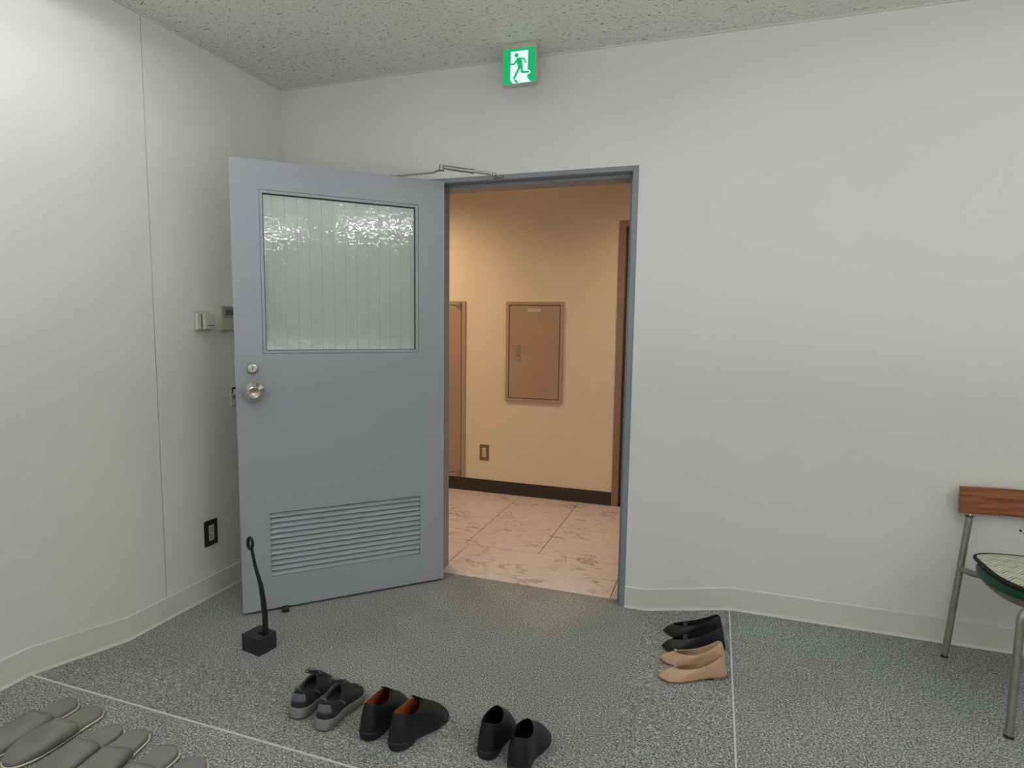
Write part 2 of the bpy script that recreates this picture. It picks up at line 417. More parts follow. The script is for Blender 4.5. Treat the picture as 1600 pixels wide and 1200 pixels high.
# baseboards (follow the floor)
def baseboard(name, pts, off, mt, label, hgt=.104, th=.004):
    """pts along the wall (x,y,z); off = direction into the room"""
    b = MB(); ox, oy = off
    n = len(pts)
    prof = [(0, hgt), (th*.6, hgt), (th, hgt-.003), (th, .012), (th+.003, .002), (th+.003, 0), (0, 0)]
    rs = []
    for (x, y, z) in pts:
        rs.append([(x+ox*d, y+oy*d, z+hh) for d, hh in prof])
    b.rings(rs, True, True)
    return b.obj(name, mt, **S(label, 'baseboard'))
e = .0005
baseboard('baseboard_left', [(XL+e,-.012,0),(XL+e,RY0,0),(XL+e,RY1,RZ),(XL+e,YF,RZ)], (1,0), M['base'], 'off white baseboard along the left wall, stepping up with the floor')
baseboard('baseboard_back', [(ox1+.001,-e,0),(RX0,-e,0),(RX1,-e,RZ),(XR,-e,RZ)], (0,-1), M['base'], 'off white baseboard right of the doorway, rising behind the shoes and chair')
baseboard('baseboard_back_corner', [(XL+.012,-e,0),(ox0-.012,-e,0)], (0,-1), M['base'], 'short off white baseboard in the corner behind the open door')
baseboard('baseboard_hallway', [(-2.3,HALL_Y-e,0),(.600,HALL_Y-e,0)], (0,-1), M['hallbase'], 'black brown baseboard along the cream hallway wall', hgt=.100, th=.006)
# floor strips
MB().box(XL+.012, RX1-.004, RY1-.004, RY1+.003, RZ-.004, RZ+.0022).obj('trim_1', M['strip'], **S('thin pale metal strip across the carpet near the slippers', 'trim'))
MB().box(RX1-.003, RX1+.003, RY1-.004, -.012, RZ-.004, RZ+.0018).obj('trim_2', M['strip'], **S('thin pale metal strip in the carpet running from the wall past the pumps', 'trim'))

# door frame (trim_3): face + rebate + stop
mb = MB(); D0 = -.004; D1 = WT+.014
ix0, ix1, iz = -.072, .897, 2.000
mb.box(ox0, ix0, D0, D1, -.02, oz); mb.box(ix1, ox1+.001, D0, D1, -.02, oz)
mb.box(ix0, ix1, D0, D1, iz, oz)
mb.box(ix0, ix0+.012, .05, D1, -.02, iz); mb.box(ix1-.016, ix1, .05, D1, -.02, iz); mb.box(ix0+.012, ix1-.016, .05, D1, iz-.016, iz)
fr = mb.obj('trim_3', M['frame'], bevel=.0015, seg=1, **S('blue grey steel frame around the open doorway', 'door frame'))
b = MB(); b.box(ix1-.0185, ix1-.0155, .075, .10, .96, 1.12); b.obj('strike_plate', M['steel'], fr)

# ================================================================= OPEN DOOR
AN = .7731; LW = .944
door = root('door_1', 'open blue grey steel door with frosted glass window and bottom louvre', 'door', (0, -.0302, 0), (0, 0, PI+AN), kind='structure')
TH = .036; zb, zt = .012, 2.0
gx0, gx1, gz0, gz1 = .130, .832, 1.178, 1.879      # window opening incl. bead
lx0, lx1, lz0, lz1 = .124, .822, .163, .461
b = MB()
b.box(.0, lx0, -TH, 0, zb, zt); b.box(gx1, LW, -TH, 0, zb, zt)
b.box(lx0, gx1, -TH, 0, gz1, zt) ; b.box(lx0, gx0, -TH, 0, gz0, gz1)
b.box(lx0, gx1, -TH, 0, lz1, gz0); b.box(lx1, gx1, -TH, 0, lz0, lz1)
b.box(lx0, gx1, -TH, 0, zb, lz0)
b.obj('door_panel', M['door'], door)
# glazing bead: thin, set back a hair with a groove
b = MB(); g = .0015; w = .0135
for y0, y1 in ((-.010, -.0008), (-TH+.0008, -.026)):
    b.box(gx0+g, gx1-g, y0, y1, gz1-w, gz1-g); b.box(gx0+g, gx1-g, y0, y1, gz0+g, gz0+w)
    b.box(gx0+g, gx0+w, y0, y1, gz0+w, gz1-w); b.box(gx1-w, gx1-g, y0, y1, gz0+w, gz1-w)
bead = b.obj('glazing_bead', M['door'], door)
b = MB(); w2 = w; w3 = w+.003
y0, y1 = -.013, -.010
b.box(gx0+w2, gx1-w2, y0, y1, gz1-w3-.002, gz1-w2); b.box(gx0+w2, gx1-w2, y0, y1, gz0+w2, gz0+w3-.001)
b.box(gx0+w2, gx0+w3, y0, y1, gz0+w3, gz1-w3); b.box(gx1-w3, gx1-w2, y0, y1, gz0+w3, gz1-w3)
b.obj('gasket', M['gasket'], bead)
gl = MB().box(gx0+.004, gx1-.004, -.0215, -.0145, gz0+.004, gz1-.004).obj('glass_pane', M['glass'], door)
b = MB(); x = gx0 + .032
while x < gx1-.02:
    b.box(x-.0005, x+.0005, -.0142, -.0136, gz0+.015, gz1-.015); x += .0515
b.obj('glass_wires', M['wire'], gl, kind='stuff')
# louvre: angled, round nosed slats
b = MB(); n = 12; ph = (lz1-lz0)/n
for i in range(n):
    z = lz0 + i*ph
    prof = [(-.003, z+.0005), (-.0005, z+.003), (-.0005, z+.0065), (-.003, z+.0095), (-.017, z+ph*.98), (-.0195, z+ph*.98), (-.0195, z+ph*.86), (-.008, z+.0045)]
    vs = [(lx0+.001, y, zz) for y, zz in prof] + [(lx1-.001, y, zz) for y, zz in prof]; k = len(prof)
    b.add(vs, [tuple(range(k)), tuple(range(2*k-1, k-1, -1))] + [(j, (j+1) % k, k+(j+1) % k, k+j) for j in range(k)])
b.box(lx0, lx1, -.030, -.026, lz0, lz1)
b.obj('louvre', M['door'], door)
b = MB(); f_ = .005
b.box(lx0-f_, lx1+f_, 0, .0012, lz1, lz1+f_); b.box(lx0-f_, lx1+f_, 0, .0012, lz0-f_, lz0); b.box(lx0-f_, lx0, 0, .0012, lz0, lz1); b.box(lx1, lx1+f_, 0, .0012, lz0, lz1)
b.obj('louvre_frame', M['door'], door)
# deadbolt and knob
b = MB(); b.lathe([(.0235, 0), (.0235, .004), (.021, .008), (.016, .010), (.016, .016), (.014, .018), (.0, .018)][:-1] + [(.001, .018)], (.876, 0, 1.113), 'y', 40)
db = b.obj('deadbolt', M['steel'], door, smooth=True)
MB().box(.8745, .8775, .0178, .0186, 1.105, 1.121).obj('keyhole', M['slotshade'], db)
b = MB(); b.lathe([(.030, 0), (.030, .003), (.020, .007), (.016, .009), (.016, .022), (.034, .027)], (.874, 0, 1.014), 'y', 28)
kb = b.obj('knob_rose', M['steel'], door, smooth=True)
prof = [(.034, .027), (.0425, .032), (.0425, .036), (.0262, .055), (.0225, .0575), (.0190, .0555), (.0130, .0500), (.006, .0475), (.001, .047)]
b = MB(); b.lathe(prof, (.874, 0, 1.014), 'y', 14); b.obj('door_knob', M['steel'], door)
b = MB(); b.lathe([(r_, -TH-h_) for r_, h_ in [(.016, 0)]+prof], (.874, 0, 1.014), 'y', 14); b.obj('door_knob', M['steel'], door)
MB().box(LW-.0005, LW+.0012, -.028, -.008, .93, 1.16).obj('latch_plate', M['steel'], door)
b = MB(); b.box(LW+.0012, LW+.010, -.023, -.013, 1.004, 1.024); b.obj('latch_bolt', M['steel'], door)
# hinges
for z in (.28, 1.72):
    MB().tube([(.002, -TH-.005, z-.055), (.002, -TH-.005, z+.055)], .0055, 14).obj('hinge', M['steel2'], door, smooth=True)
# flip down door stop at the bottom of the back face
b = MB(); b.box(.742, .790, -TH-.008, -TH, .05, .14)
stp = b.obj('door_stop', M['rubber'], door, bevel=.002)
# the arm passes under the leaf towards the room
b = MB(); b.quadbox([(.757,-TH-.006,.062),(.781,-TH-.006,.062),(.781,-TH-.018,.062),(.757,-TH-.018,.062)], [(.757,.000,.0065),(.781,.000,.0065),(.781,-.030,.0065),(.757,-.030,.0065)])
b.quadbox([(.757,-.012,.0018),(.781,-.012,.0018),(.781,.030,.0018),(.757,.030,.0018)], [(.757,-.012,.0085),(.781,-.012,.0085),(.781,.028,.0085),(.757,.028,.0085)])
b.tube([(.755, .032, .0155), (.783, .032, .0155)], .0145, 18)
b.obj('stop_foot', M['rubber'], stp, smooth=True)
# closer body on the hidden face
b = MB(); b.box(.10, .33, -TH-.045, -TH, 1.905, 1.965); cb = b.obj('closer_body', M['closer'], door, bevel=.004)
MB().tube([(.245, -TH-.022, 1.965), (.245, -TH-.022, 2.006)], .009, 14).obj('closer_spindle', M['steel2'], cb, smooth=True)
# arms (world -> door local)
dm = Matrix.Translation((0, -.0302, 0)) @ Matrix.Rotation(PI+AN, 4, 'Z'); di = dm.inverted()
def L(p): return tuple(di @ Vector(p))
spn = tuple(dm @ Vector((.245, -TH-.022, 2.009)))
elb = (.056, -.178, 2.0135)
foot = (.262, -.048, 2.011)
b = MB(); s = Vector(spn); E_ = Vector((elb[0], elb[1], 2.008))
d = (E_-s).normalized(); pts = [L(s-d*.012), L(s), L(s+d*.02), L(E_-d*.045), L(E_-d*.022+Vector((0,0,.007))), L(E_+Vector((0,0,.009)))]
b.tube(pts, [.008, .007, .0044, .0044, .0052, .007], 12)
b.obj('closer_arm', M['steel2'], door, smooth=True)
b = MB(); el = L((elb[0], elb[1], 2.014)); b.lathe([(.011, -.002), (.0125, 0), (.0125, .009), (.011, .010), (.011, .013), (.0125, .014), (.0125, .024), (.009, .026)], el, 'z', 24)
b.obj('arm_joint', M['steel2'], door, smooth=True)
b = MB(); a0 = Vector((elb[0], elb[1], 2.0295)); a1 = Vector((foot[0]-.012, foot[1]-.006, 2.0145)); dd = (a1-a0)
def q_(t): return L(a0+dd*t)
b.tube([q_(.0), q_(.10), q_(.13), q_(.60), q_(.60), q_(.64), q_(.64), q_(1.0)], [.008, .008, .0100, .0100, .0118, .0118, .0062, .0062], 14)
b.obj('closer_rod', M['steel2'], door, smooth=True)
b = MB(); fp = L(foot); b.lathe([(.010, -.004), (.010, .006), (.006, .009)], fp, 'z', 20)
b.box(*sorted((0,0)), 0, 0, 0, 0) if False else None
b.tube([L((foot[0]-.004, foot[1], 2.011)), L((foot[0]+.002, -.0045, 2.011))], .0065, 10)
b.tube([L((foot[0]-.012, -.0065, 2.011)), L((foot[0]+.032, -.0065, 2.011))], .0075, 12)
b.obj('arm_bracket', M['steel2'], door, smooth=True)

# ================================================================= HALLWAY FITTINGS
Y = HALL_Y
dr = root('door_2', 'dark brown door in a taupe frame, sliver at the right edge of the hallway', 'door', (dx0, Y, 0), kind='structure')
w_ = dx1-dx0
b = MB(); b.box(-.028, 0, -.012, .0, 0, 2.048); b.box(w_, w_+.028, -.012, 0, 0, 2.048); b.box(0, w_, -.012, 0, 2.020, 2.048)
b.box(0, .018, -.012, .11, 0, 2.020); b.box(w_-.018, w_, -.012, .11, 0, 2.02); b.box(.018, w_-.018, -.012, .11, 2.005, 2.02)
b.obj('door_frame', M['browndark'], dr, bevel=.001, seg=1)
MB().box(.020, w_-.020, .055, .09, .006, 2.003).obj('door_panel', M['leafdoor'], dr)

# electrical cabinet
def wallbox(name, label, cat, x0, x1, z0, z1, f=.024):
    t = root(name, label, cat, ((x0+x1)/2, Y, (z0+z1)/2)); hw, hh = (x1-x0)/2, (z1-z0)/2
    b = MB(); b.box(-hw, hw, -.014, -.0005, hh-f, hh); b.box(-hw, hw, -.014, -.0005, -hh, -hh+f); b.box(-hw, -hw+f, -.014, -.0005, -hh+f, hh-f); b.box(hw-f, hw, -.014, -.0005, -hh+f, hh-f)
    b.obj('cabinet_frame', M['brownframe'], t, bevel=.001, seg=1)
    MB().box(-hw+f, hw-f, -.003, -.0005, -hh+f, hh-f).obj('shadow_gap', M['gap'], t)
    return t, hw-f, hh-f
t, hw, hh = wallbox('electrical_cabinet', 'taupe steel electrical cabinet recessed in the cream hallway wall', 'cabinet', -.232, .213, .733, 1.484)
g = .005
cd = MB().box(-hw+g, hw-g, -.012, -.003, -hh+g, hh-g).obj('cabinet_door', M['brown'], t, bevel=.0015, seg=1)
b = MB(); b.box(-.135, -.105, -.0145, -.012, -.065, .065); hd = b.obj('handle', M['steel2'], cd, bevel=.001, seg=1)
MB().box(-.131, -.109, -.0155, -.0145, .055, .061).obj('handle_edge', M['steel'], hd)
MB().box(-.129, -.111, -.0175, -.0145, -.054, -.040).obj('push_button', M['steel'], hd)
MB().lathe([(.004, -.0155), (.004, -.0145)], (-.12, 0, -.025), 'y', 14).obj('keyhole', M['slotshade'], hd)
lb = MB().box(-.055, .048, -.0128, -.012, .303, .324).obj('name_label', M['label'], cd)
b = MB(); x = -.028
for wd in (.010, .007, .012, .009, .010): b.box(x, x+wd, -.0131, -.0128, .3115, .3155); x += wd+.0025
b.obj('label_print', mat('faint print', (.45, .37, .29), .6), lb)

# pipe shaft access door at the left
t, hw, hh = wallbox('access_door', 'taupe steel access door low in the hallway wall, cut off by the grey door', 'access door', -1.20, -.565, .103, 1.488, f=.030)
ad = MB().box(-hw+g, hw-g, -.012, -.003, -hh+g, hh-g).obj('door_panel', M['brown'], t, bevel=.0015, seg=1)
for s in (1, -1):
    z = s*(hh-.002)
    b = MB(); b.tube([(hw-.012, -.022, z-.022), (hw-.012, -.022, z+.022)], .0085, 14); b.box(hw-.045, hw-.012, -.022, -.012, z-.010, z+.010)
    b.obj('pivot_hinge', M['steel2'], t, smooth=True)
b = MB(); b.box(-hw+.04, -hw+.07, -.015, -.012, -.06, .06); b.obj('handle', M['steel2'], ad)

def outlet(name, label, loc, rotz, w, h, mp, ms, n=2, grp=None):
    t = root(name, label, 'outlet', loc, (0, 0, rotz))
    b = MB(); b.box(-w/2, w/2, -.006, -.0004, -h/2, h/2); b.obj('cover_plate', mp, t, bevel=.002)
    b = MB(); b.box(-w*.20, w*.20, -.0085, -.006, -h*.30, h*.30); ins = b.obj('socket_insert', ms, t, bevel=.0008, seg=1)
    b = MB()
    for k in range(n):
        z = (k-(n-1)/2)*h*.27
        b.box(-.0075, -.0052, -.0089, -.0084, z-.001, z+.009); b.box(.0052, .0075, -.0089, -.0084, z, z+.008)
        b.box(-.002, .002, -.0089, -.0084, z-.012, z-.007)
    b.obj('socket_slots', M['slotshade'], ins)
    for z in (h*.42, -h*.42): MB().lathe([(.0026, -.0068), (.0026, -.006)], (0, 0, z), 'y', 12).obj('screw', M['steel2'], t)
    return t
outlet('wall_outlet', 'bronze coloured outlet low on the cream hallway wall', (-.402, Y, .316), 0, .076, .122, M['hallplate'], M['label'], 2)
outlet('wall_outlet', 'black plated double outlet low on the white left wall', (XL, -.575, .314), -PI/2+PI, .078, .124, M['plate'], M['socket'], 2)

# warm hallway downlights
for i, (x, y) in enumerate([(-.95, .82), (1.15, .82)]):
    if i == 0:
        t = root('downlight', 'round warm downlight in the hallway ceiling, outside the view', 'light', (x, y, HALL_C), group='hallway downlights'); d0 = t
        b = MB(); b.lathe([(.062, -.004), (.075, -.003), (.077, -.0005), (.062, -.0005)], (0,0,0), 'z', 32); b.obj('trim_ring', M['white'], t, smooth=True)
        b = MB(); b.lathe([(.058, -.003), (.058, -.0008)], (0,0,0), 'z', 24); b.obj('lamp_face', M['lampw'], t)
    else: dup(d0, (x, y, HALL_C), (0,0,0), 'round warm downlight in the hallway ceiling, outside the view')

# ================================================================= EXIT SIGN
t = root('exit_sign', 'lit green running man exit sign under the ceiling above the doorway', 'sign', (.4125, -.15, 2.448))
W2 = .0765
b = MB(); b.box(-W2, W2, .0, .036, -.086, .085); b.obj('sign_case', M['sign'], t, bevel=.003)
b = MB(); b.box(-W2-.001, W2+.001, -.0035, 0, .063, .086); b.box(-W2, -W2+.003, -.003, 0, -.086, .063); b.box(W2-.004, W2, -.003, 0, -.086, .063); b.box(-W2+.003, W2-.004, -.003, 0, -.086, -.081)
b.obj('sign_rim', M['sign'], t, bevel=.001, seg=1)
PX0, PX1, PZ0, PZ1 = -W2+.003, W2-.004, -.081, .063
pn = MB().box(PX0, PX1, -.002, -.0002, PZ0, PZ1).obj('sign_face', M['signgreen'], t)
def uv(x, y):
    u = (x-272)/487.; yt = 380-58*u; yb = 918-48*u; v = (yb-y)/(yb-yt)
    return PX0+u*(PX1-PX0), PZ0+v*(PZ1-PZ0)
def flat(b, poly, y0, y1):
    b.prism([uv(*p) for p in poly], y0, y1, lambda x, z, y: (x, y, z))
def stroke(b, pts, w, y0, y1):
    for (p, q) in zip(pts, pts[1:]):
        dx, dy = q[0]-p[0], q[1]-p[1]; l = math.hypot(dx, dy); nx, ny = -dy/l*w/2, dx/l*w/2
        flat(b, [(p[0]+nx,p[1]+ny),(q[0]+nx,q[1]+ny),(q[0]-nx,q[1]-ny),(p[0]-nx,p[1]-ny)], y0, y1)
    for p in pts: flat(b, [(p[0]+w/2*math.cos(a*PI/8), p[1]+w/2*math.sin(a*PI/8)) for a in range(16)], y0, y1)
b = MB()
flat(b, [(388,408),(650,380),(641,812),(698,874),(425,903),(383,850)], -.0026, -.0020)
b.obj('doorway_symbol', M['signwhite'], pn)
b = MB(); flat(b, [(640,690),(668,690),(688,712),(686,738),(672,752),(636,756)], -.0026, -.0020); b.obj('foot_outline', M['signwhite'], pn)
b = MB(); k0, k1 = -.0032, -.0026
flat(b, [(475+32*math.cos(a*PI/10), 462+34*math.sin(a*PI/10)) for a in range(20)], k0, k1)
flat(b, [(478,508),(500,500),(552,500),(566,570),(574,640),(560,668),(515,668),(494,640),(490,600),(474,560)], k0, k1)
stroke(b, [(492,522),(444,598),(392,602)], 26, k0, k1)
stroke(b, [(520,514),(590,512),(618,572)], 24, k0, k1)
stroke(b, [(520,655),(442,820)], 34, k0, k1)
stroke(b, [(556,650),(560,724),(655,722)], 33, k0, k1)
flat(b, [(432,846),(476,843),(512,890),(474,894)], k0, k1)
b.obj('running_figure', M['signgreen'], pn)

# ================================================================= LEFT WALL FITTINGS  (local: x along wall towards the corner, -y into room)
rz = PI/2
t = root('card_switch', 'ivory card slot switch on the left wall beside the open door', 'switch', (XL, -.579, 1.315), (0, 0, rz))
MB().box(-.049, .049, -.004, -.0004, -.046, .046).obj('back_plate', M['cream'], t, bevel=.0015)
b = MB(); b.box(-.041, -.012, -.020, -.004, -.038, .038); b.obj('slot_block', M['cream'], t, bevel=.002)
b = MB(); b.box(-.012, .047, -.032, -.004, -.037, .037); cv = b.obj('cover_block', M['cream'], t, bevel=.003)
MB().box(-.021, -.0165, -.0206, -.0198, -.031, .033).obj('vertical_slot', M['slotshade'], t)
MB().box(.002, .040, -.0327, -.0318, -.0215, -.0180).obj('horizontal_slot', M['slotshade'], cv)
t = root('thermostat', 'yellowed ivory thermostat with grey display, half hidden by the open door', 'thermostat', (XL, -.421, 1.331), (0, 0, rz))
MB().box(-.060, .060, -.018, .0004, -.060, .060).obj('case', M['cream2'], t, bevel=.004)
b = MB(); b.box(-.051, .052, -.0205, -.018, -.055, -.004); b.obj('flap', M['cream2'], t, bevel=.001)
b = MB(); b.box(-.051, .052, -.0195, -.018, .000, .054); fp_ = b.obj('display_bezel', mat('grey bezel', (.30, .31, .28), .5), t, bevel=.0008, seg=1)
MB().box(-.034, .030, -.0200, -.0194, .014, .040).obj('display', M['lcd'], fp_)
b = MB(); x = -.034
for w_ in (.005, .004, .006): b.box(x, x+w_, -.0199, -.0194, .044, .0475); x += w_+.0015
b.obj('bezel_print', M['greytxt'], fp_)
b = MB()
for x in (-.012, .012): b.lathe([(.003, -.0215), (.003, -.0204)], (x, 0, .006), 'y', 12)
b.obj('buttons', M['cream'], t)
t = root('wall_switch', 'small white switch with black and grey buttons, mostly behind the open door', 'switch', (XL, -.385, .962), (0, 0, rz))
MB().box(-.036, .036, -.005, -.0004, -.058, .058).obj('back_plate', M['wall'], t, bevel=.0015)
MB().box(-.032, .010, -.010, -.005, .002, .032).obj('black_button', M['plate'], t, bevel=.001)
MB().box(-.030, .010, -.008, -.005, -.024, -.010).obj('grey_button', M['greytxt'], t, bevel=.001)

# ================================================================= SHOEHORN AND STAND

sx, sy = -.418, -.882
t = root('shoehorn_stand', 'charcoal block stand on the carpet holding the long shoehorn', 'stand', (sx, sy, 0.001), (0, 0, R(-10)))
b = MB(); w, dpt, h = .050, .042, .068
b.box(-w, w, -dpt, -.008, .0, h); b.box(-w, w, .008, dpt, 0, h); b.box(-w, -.002, -.008, .008, 0, h); b.box(.042, w, -.008, .008, 0, h); b.box(-.002, .042, -.008, .008, 0, .02)
b.obj('block', M['stand'], t)
t = root('shoehorn', 'long black shoehorn with a ring end standing in the charcoal block', 'shoehorn', (sx+.022, sy, .024))
pts = [(-.385,.026,.030),(-.388,.10,.030),(-.388,.151,.030),(-.394,.212,.029),(-.405,.278,.026),(-.4155,.310,.022),(-.426,.342,.0185),(-.434,.377,.0165),(-.442,.415,.0165)]
b = MB(); rs = []
for x, z, w in pts:
    ww = w/2; th = .0045; ring = []
    for j in range(16):
        a = 2*PI*j/16; u = math.cos(a)*ww; bend = .16*(u*u)/ .015
        ring.append((x-(sx+.022)+u*.97, math.sin(a)*th + bend, z-.024-u*.1))
    rs.append(ring)
b.rings(rs, True, True); b.obj('blade', M['horn'], t, smooth=True)
b = MB(); pts = []
for j in range(25):
    a = 2*PI*j/24; pts.append((-.448-(sx+.022)+math.cos(a)*.0115, 0, .437-.024+math.sin(a)*.023 - .0*a))
b.tube(pts, .0068, 12, cap=False); b.obj('hanging_ring', M['horn'], t, smooth=True)

# ================================================================= SHOES
def interp(x, pts):
    if x <= pts[0][0]: return pts[0][1]
    for (a, fa), (b_, fb) in zip(pts, pts[1:]):
        if x <= b_:
            u = (x-a)/(b_-a); return fa+(fb-fa)*u
    return pts[-1][1]
WP = [(0,0),(.012,.28),(.04,.47),(.09,.60),(.16,.66),(.3,.68),(.42,.74),(.55,.90),(.66,.99),(.74,1.0),(.82,.93),(.89,.78),(.94,.58),(.975,.36),(.992,.18),(1,0)]
WPP = [(0,0),(.012,.28),(.04,.47),(.09,.60),(.16,.66),(.3,.66),(.42,.70),(.55,.86),(.66,.97),(.74,.98),(.82,.86),(.89,.64),(.94,.42),(.975,.23),(.992,.10),(1,0)]
NS = 56
def outline(L, W, side, wp, n=NS):
    """heel at y=0, toe at y=L; returns loop of (x,y,t,phi)"""
    out = []
    for i in range(n):
        ph = 2*PI*i/n                      # 0 = heel, PI = toe
        t = (1-math.cos(ph))/2
        t = t*.9 + .1*(ph/(PI) if ph <= PI else (2*PI-ph)/PI)
        sg = 1 if ph <= PI else -1
        w = interp(t, wp)*W/2
        curve = side*.012*math.sin(max(0, t-.35)/.65*PI*.5)**2*1.0     # inward banana
        out.append((sg*w - curve*(1 if True else 0), t*L, t, ph))
    return out
def shoe(name, label, group, loc, rot, L, W, side, up, so, li, wp=WP, zs=None, sole_t=.010, heel=0.0, c0=.02, c1=.50, cw=.80, zb=.075, zd=.055, zf=.075, cap=.035, heel_len=.26, sole_out=1.03, extras=None, hk=0.0):
    t_ = root(name, label, 'shoe', loc, rot, group)
    if zs is None: zs = lambda t: sole_t + heel*max(0, 1-t/.52)**1.3 if t > .24 else sole_t + heel*(1-.24/.52)**1.3 + heel*(1-(1-.24/.52)**1.3)*min(1, (.24-t)/.2)*.0
    toe = lambda t: .008*max(0, (t-.82)/.18)**2
    ol = outline(L, W, side, wp)
    # collar
    col = []
    for (x, y, t, ph) in ol:
        k = (1-math.cos(ph))/2                 # 0 heel .. 1 front
        yc = (c0 + (c1-c0)*k)*L
        wloc = interp((c0+(c1-c0)*k), wp)*W/2
        xc = cw*math.sin(ph)*max(.66, interp(.3, wp))*W/2*(1.0 if k < .5 else 1.0)
        kk = max(0, (k-hk)/(1-hk)); z = zb*(1-kk)**2 + 2*zd*kk*(1-kk) + zf*kk*kk
        cx = -side*.012*math.sin(max(0, yc/L-.35)/.65*PI*.5)**2
        col.append((xc+cx, yc, z, k))
    rows = []
    nv = 9
    for i in range(nv+1):
        v = i/nv; r = []
        for (x, y, t, ph), (xc, yc, zc, k) in zip(ol, col):
            z0 = zs(t)+toe(t)
            dist = math.hypot(x-xc, y-yc)
            H_ = zc - z0
            cp = min(cap, H_*.7) if k > .25 else H_*.55
            g = v**(1.35-.3*k)
            bulge = (1-(1-v)**2.6)
            z = z0 + cp*bulge + (H_-cp)*(v**(1.25+.9*k))
            gx = g if dist > .02 else g
            px = x + (xc-x)*gx; py = y + (yc-y)*gx
            # belly outwards near the bottom so walls are plump
            s_ = 1 + .035*math.sin(v*PI)*(1-k*.3)
            r.append((px*s_, py, z))
        rows.append(r)
    b = MB(); b.rings(rows); upo = b.obj('upper', up, t_, smooth=True, auto=0)
    # lining
    b = MB(); r0 = rows[-1]
    cx0 = 0
    def inset(f, dz):
        return [(x*f, L*.5+(y-L*.5)*f, zs(t)+toe(t)+dz) for (x, y, t, ph) in ol]
    lip = [(p[0]*.985, L*(c0+c1)/2+(p[1]-L*(c0+c1)/2)*.985, p[2]+.0012) for p in r0]
    lip2 = [(p[0]*.955, L*(c0+c1)/2+(p[1]-L*(c0+c1)/2)*.965, p[2]-.001) for p in r0]
    mid = []
    for p, (x, y, t, ph) in zip(r0, ol):
        q = (x*.9, L*.5+(y-L*.5)*.93, zs(t)+.006); m_ = .5
        mid.append((p[0]*.93*(1-m_)+q[0]*m_, (L*(c0+c1)/2+(p[1]-L*(c0+c1)/2)*.93)*(1-m_)+q[1]*m_, p[2]*(1-m_)+q[2]*m_))
    ins = inset(.90, .004)
    b.rings([r0, lip], False, False); lipo = b.obj('collar', up, t_, smooth=True, auto=0)
    b = MB(); b.rings([lip, lip2, mid, ins]); b.obj('lining', li, t_, smooth=True, auto=0)
    b = MB(); b.rings([inset(.90, .004), inset(.4, .005)], False, True); b.obj('insole', extras.get('insole', li) if extras else li, t_, smooth=True, auto=0)
    # sole
    b = MB()
    def so_(f, fn): return [(x*f, L*.5+(y-L*.5)*(1+(f-1)*.55), fn(t)) for (x, y, t, ph) in ol]
    if heel > .001:
        b.rings([so_(sole_out*.985, lambda t: max(0.0, zs(t)-sole_t)+toe(t)), so_(sole_out, lambda t: max(.002, zs(t)-sole_t+.002)+toe(t)), so_(sole_out, lambda t: zs(t)+toe(t)-.001), so_(1.0, lambda t: zs(t)+toe(t)+.001)], True, True)
    else:
        b.rings([so_(sole_out*.96, lambda t: 0+toe(t)), so_(sole_out, lambda t: .003+toe(t)), so_(sole_out, lambda t: zs(t)*.8+toe(t)), so_(sole_out*.985, lambda t: zs(t)+toe(t)+.001), so_(.98, lambda t: zs(t)+toe(t)+.003)], True, True)
    b.obj('sole', so, t_, smooth=True, auto=40)
    if heel > .001:
        b = MB(); hp = [(x, y) for (x, y, t, ph) in ol if t <= heel_len]
        hp = [(x, y) for (x, y, t, ph) in ol if t <= heel_len and ph <= PI] ; hp2 = [(x, y) for (x, y, t, ph) in ol if t <= heel_len and ph > PI]
        poly = hp2 + hp
        lo = [(x*.96, y+.002, 0) for x, y in poly]; hi = [(x*1.02, y-.001, zs(y/L)-sole_t+.001) for x, y in poly]
        b.rings([lo, hi], True, True); b.obj('heel', so, t_, smooth=True, auto=40)
    return t_, rows, ol, col
def laces(t_, rows, m, n, y0, y1, w, z0, z1, parent_name='laces', bow=True):
    """short bars across the tongue"""
    b = MB()
    for i in range(n):
        u = i/(n-1); y = y0+(y1-y0)*u; z = z0+(z1-z0)*u
        b.tube([(-w/2, y+.002, z-.004), (-w*.3, y, z+.001), (0, y-.001, z+.003), (w*.3, y, z+.001), (w/2, y+.002, z-.004)], .0021, 8)
        if i < n-1:
            y2 = y0+(y1-y0)*(i+1)/(n-1); z2 = z0+(z1-z0)*(i+1)/(n-1)
            b.tube([(-w*.45, y, z-.001), (w*.3, y2, z2+.002)], .0018, 8); b.tube([(w*.45, y, z-.001), (-w*.3, y2, z2+.002)], .0018, 8)
    if bow:
        for s in (-1, 1):
            pts = [(0, y0, z0+.004)] + [(s*(.006+.022*math.sin(PI*j/8)), y0+.014*math.sin(2*PI*j/8)*.8, z0+.006-.010*j/8) for j in range(1, 9)]
            b.tube(pts, .0018, 8)
    b.obj(parent_name, m, t_, smooth=True, auto=0)

SLY = math.atan2(RZ, RY0-RY1)      # slope of the carpet towards the door
SLX = math.atan2(RZ, RX1-RX0)
def on_y_slope(x, y, ang, dz=.002):
    # heel at (x,y) on the slope that rises towards -y ; toe pointing +y turned by ang (clockwise towards +x)
    m_ = Matrix.Rotation(-SLY, 4, 'X') @ Matrix.Rotation(-ang, 4, 'Z')
    return (x, y, fh(x, y)+dz), m_.to_euler()
GR = None
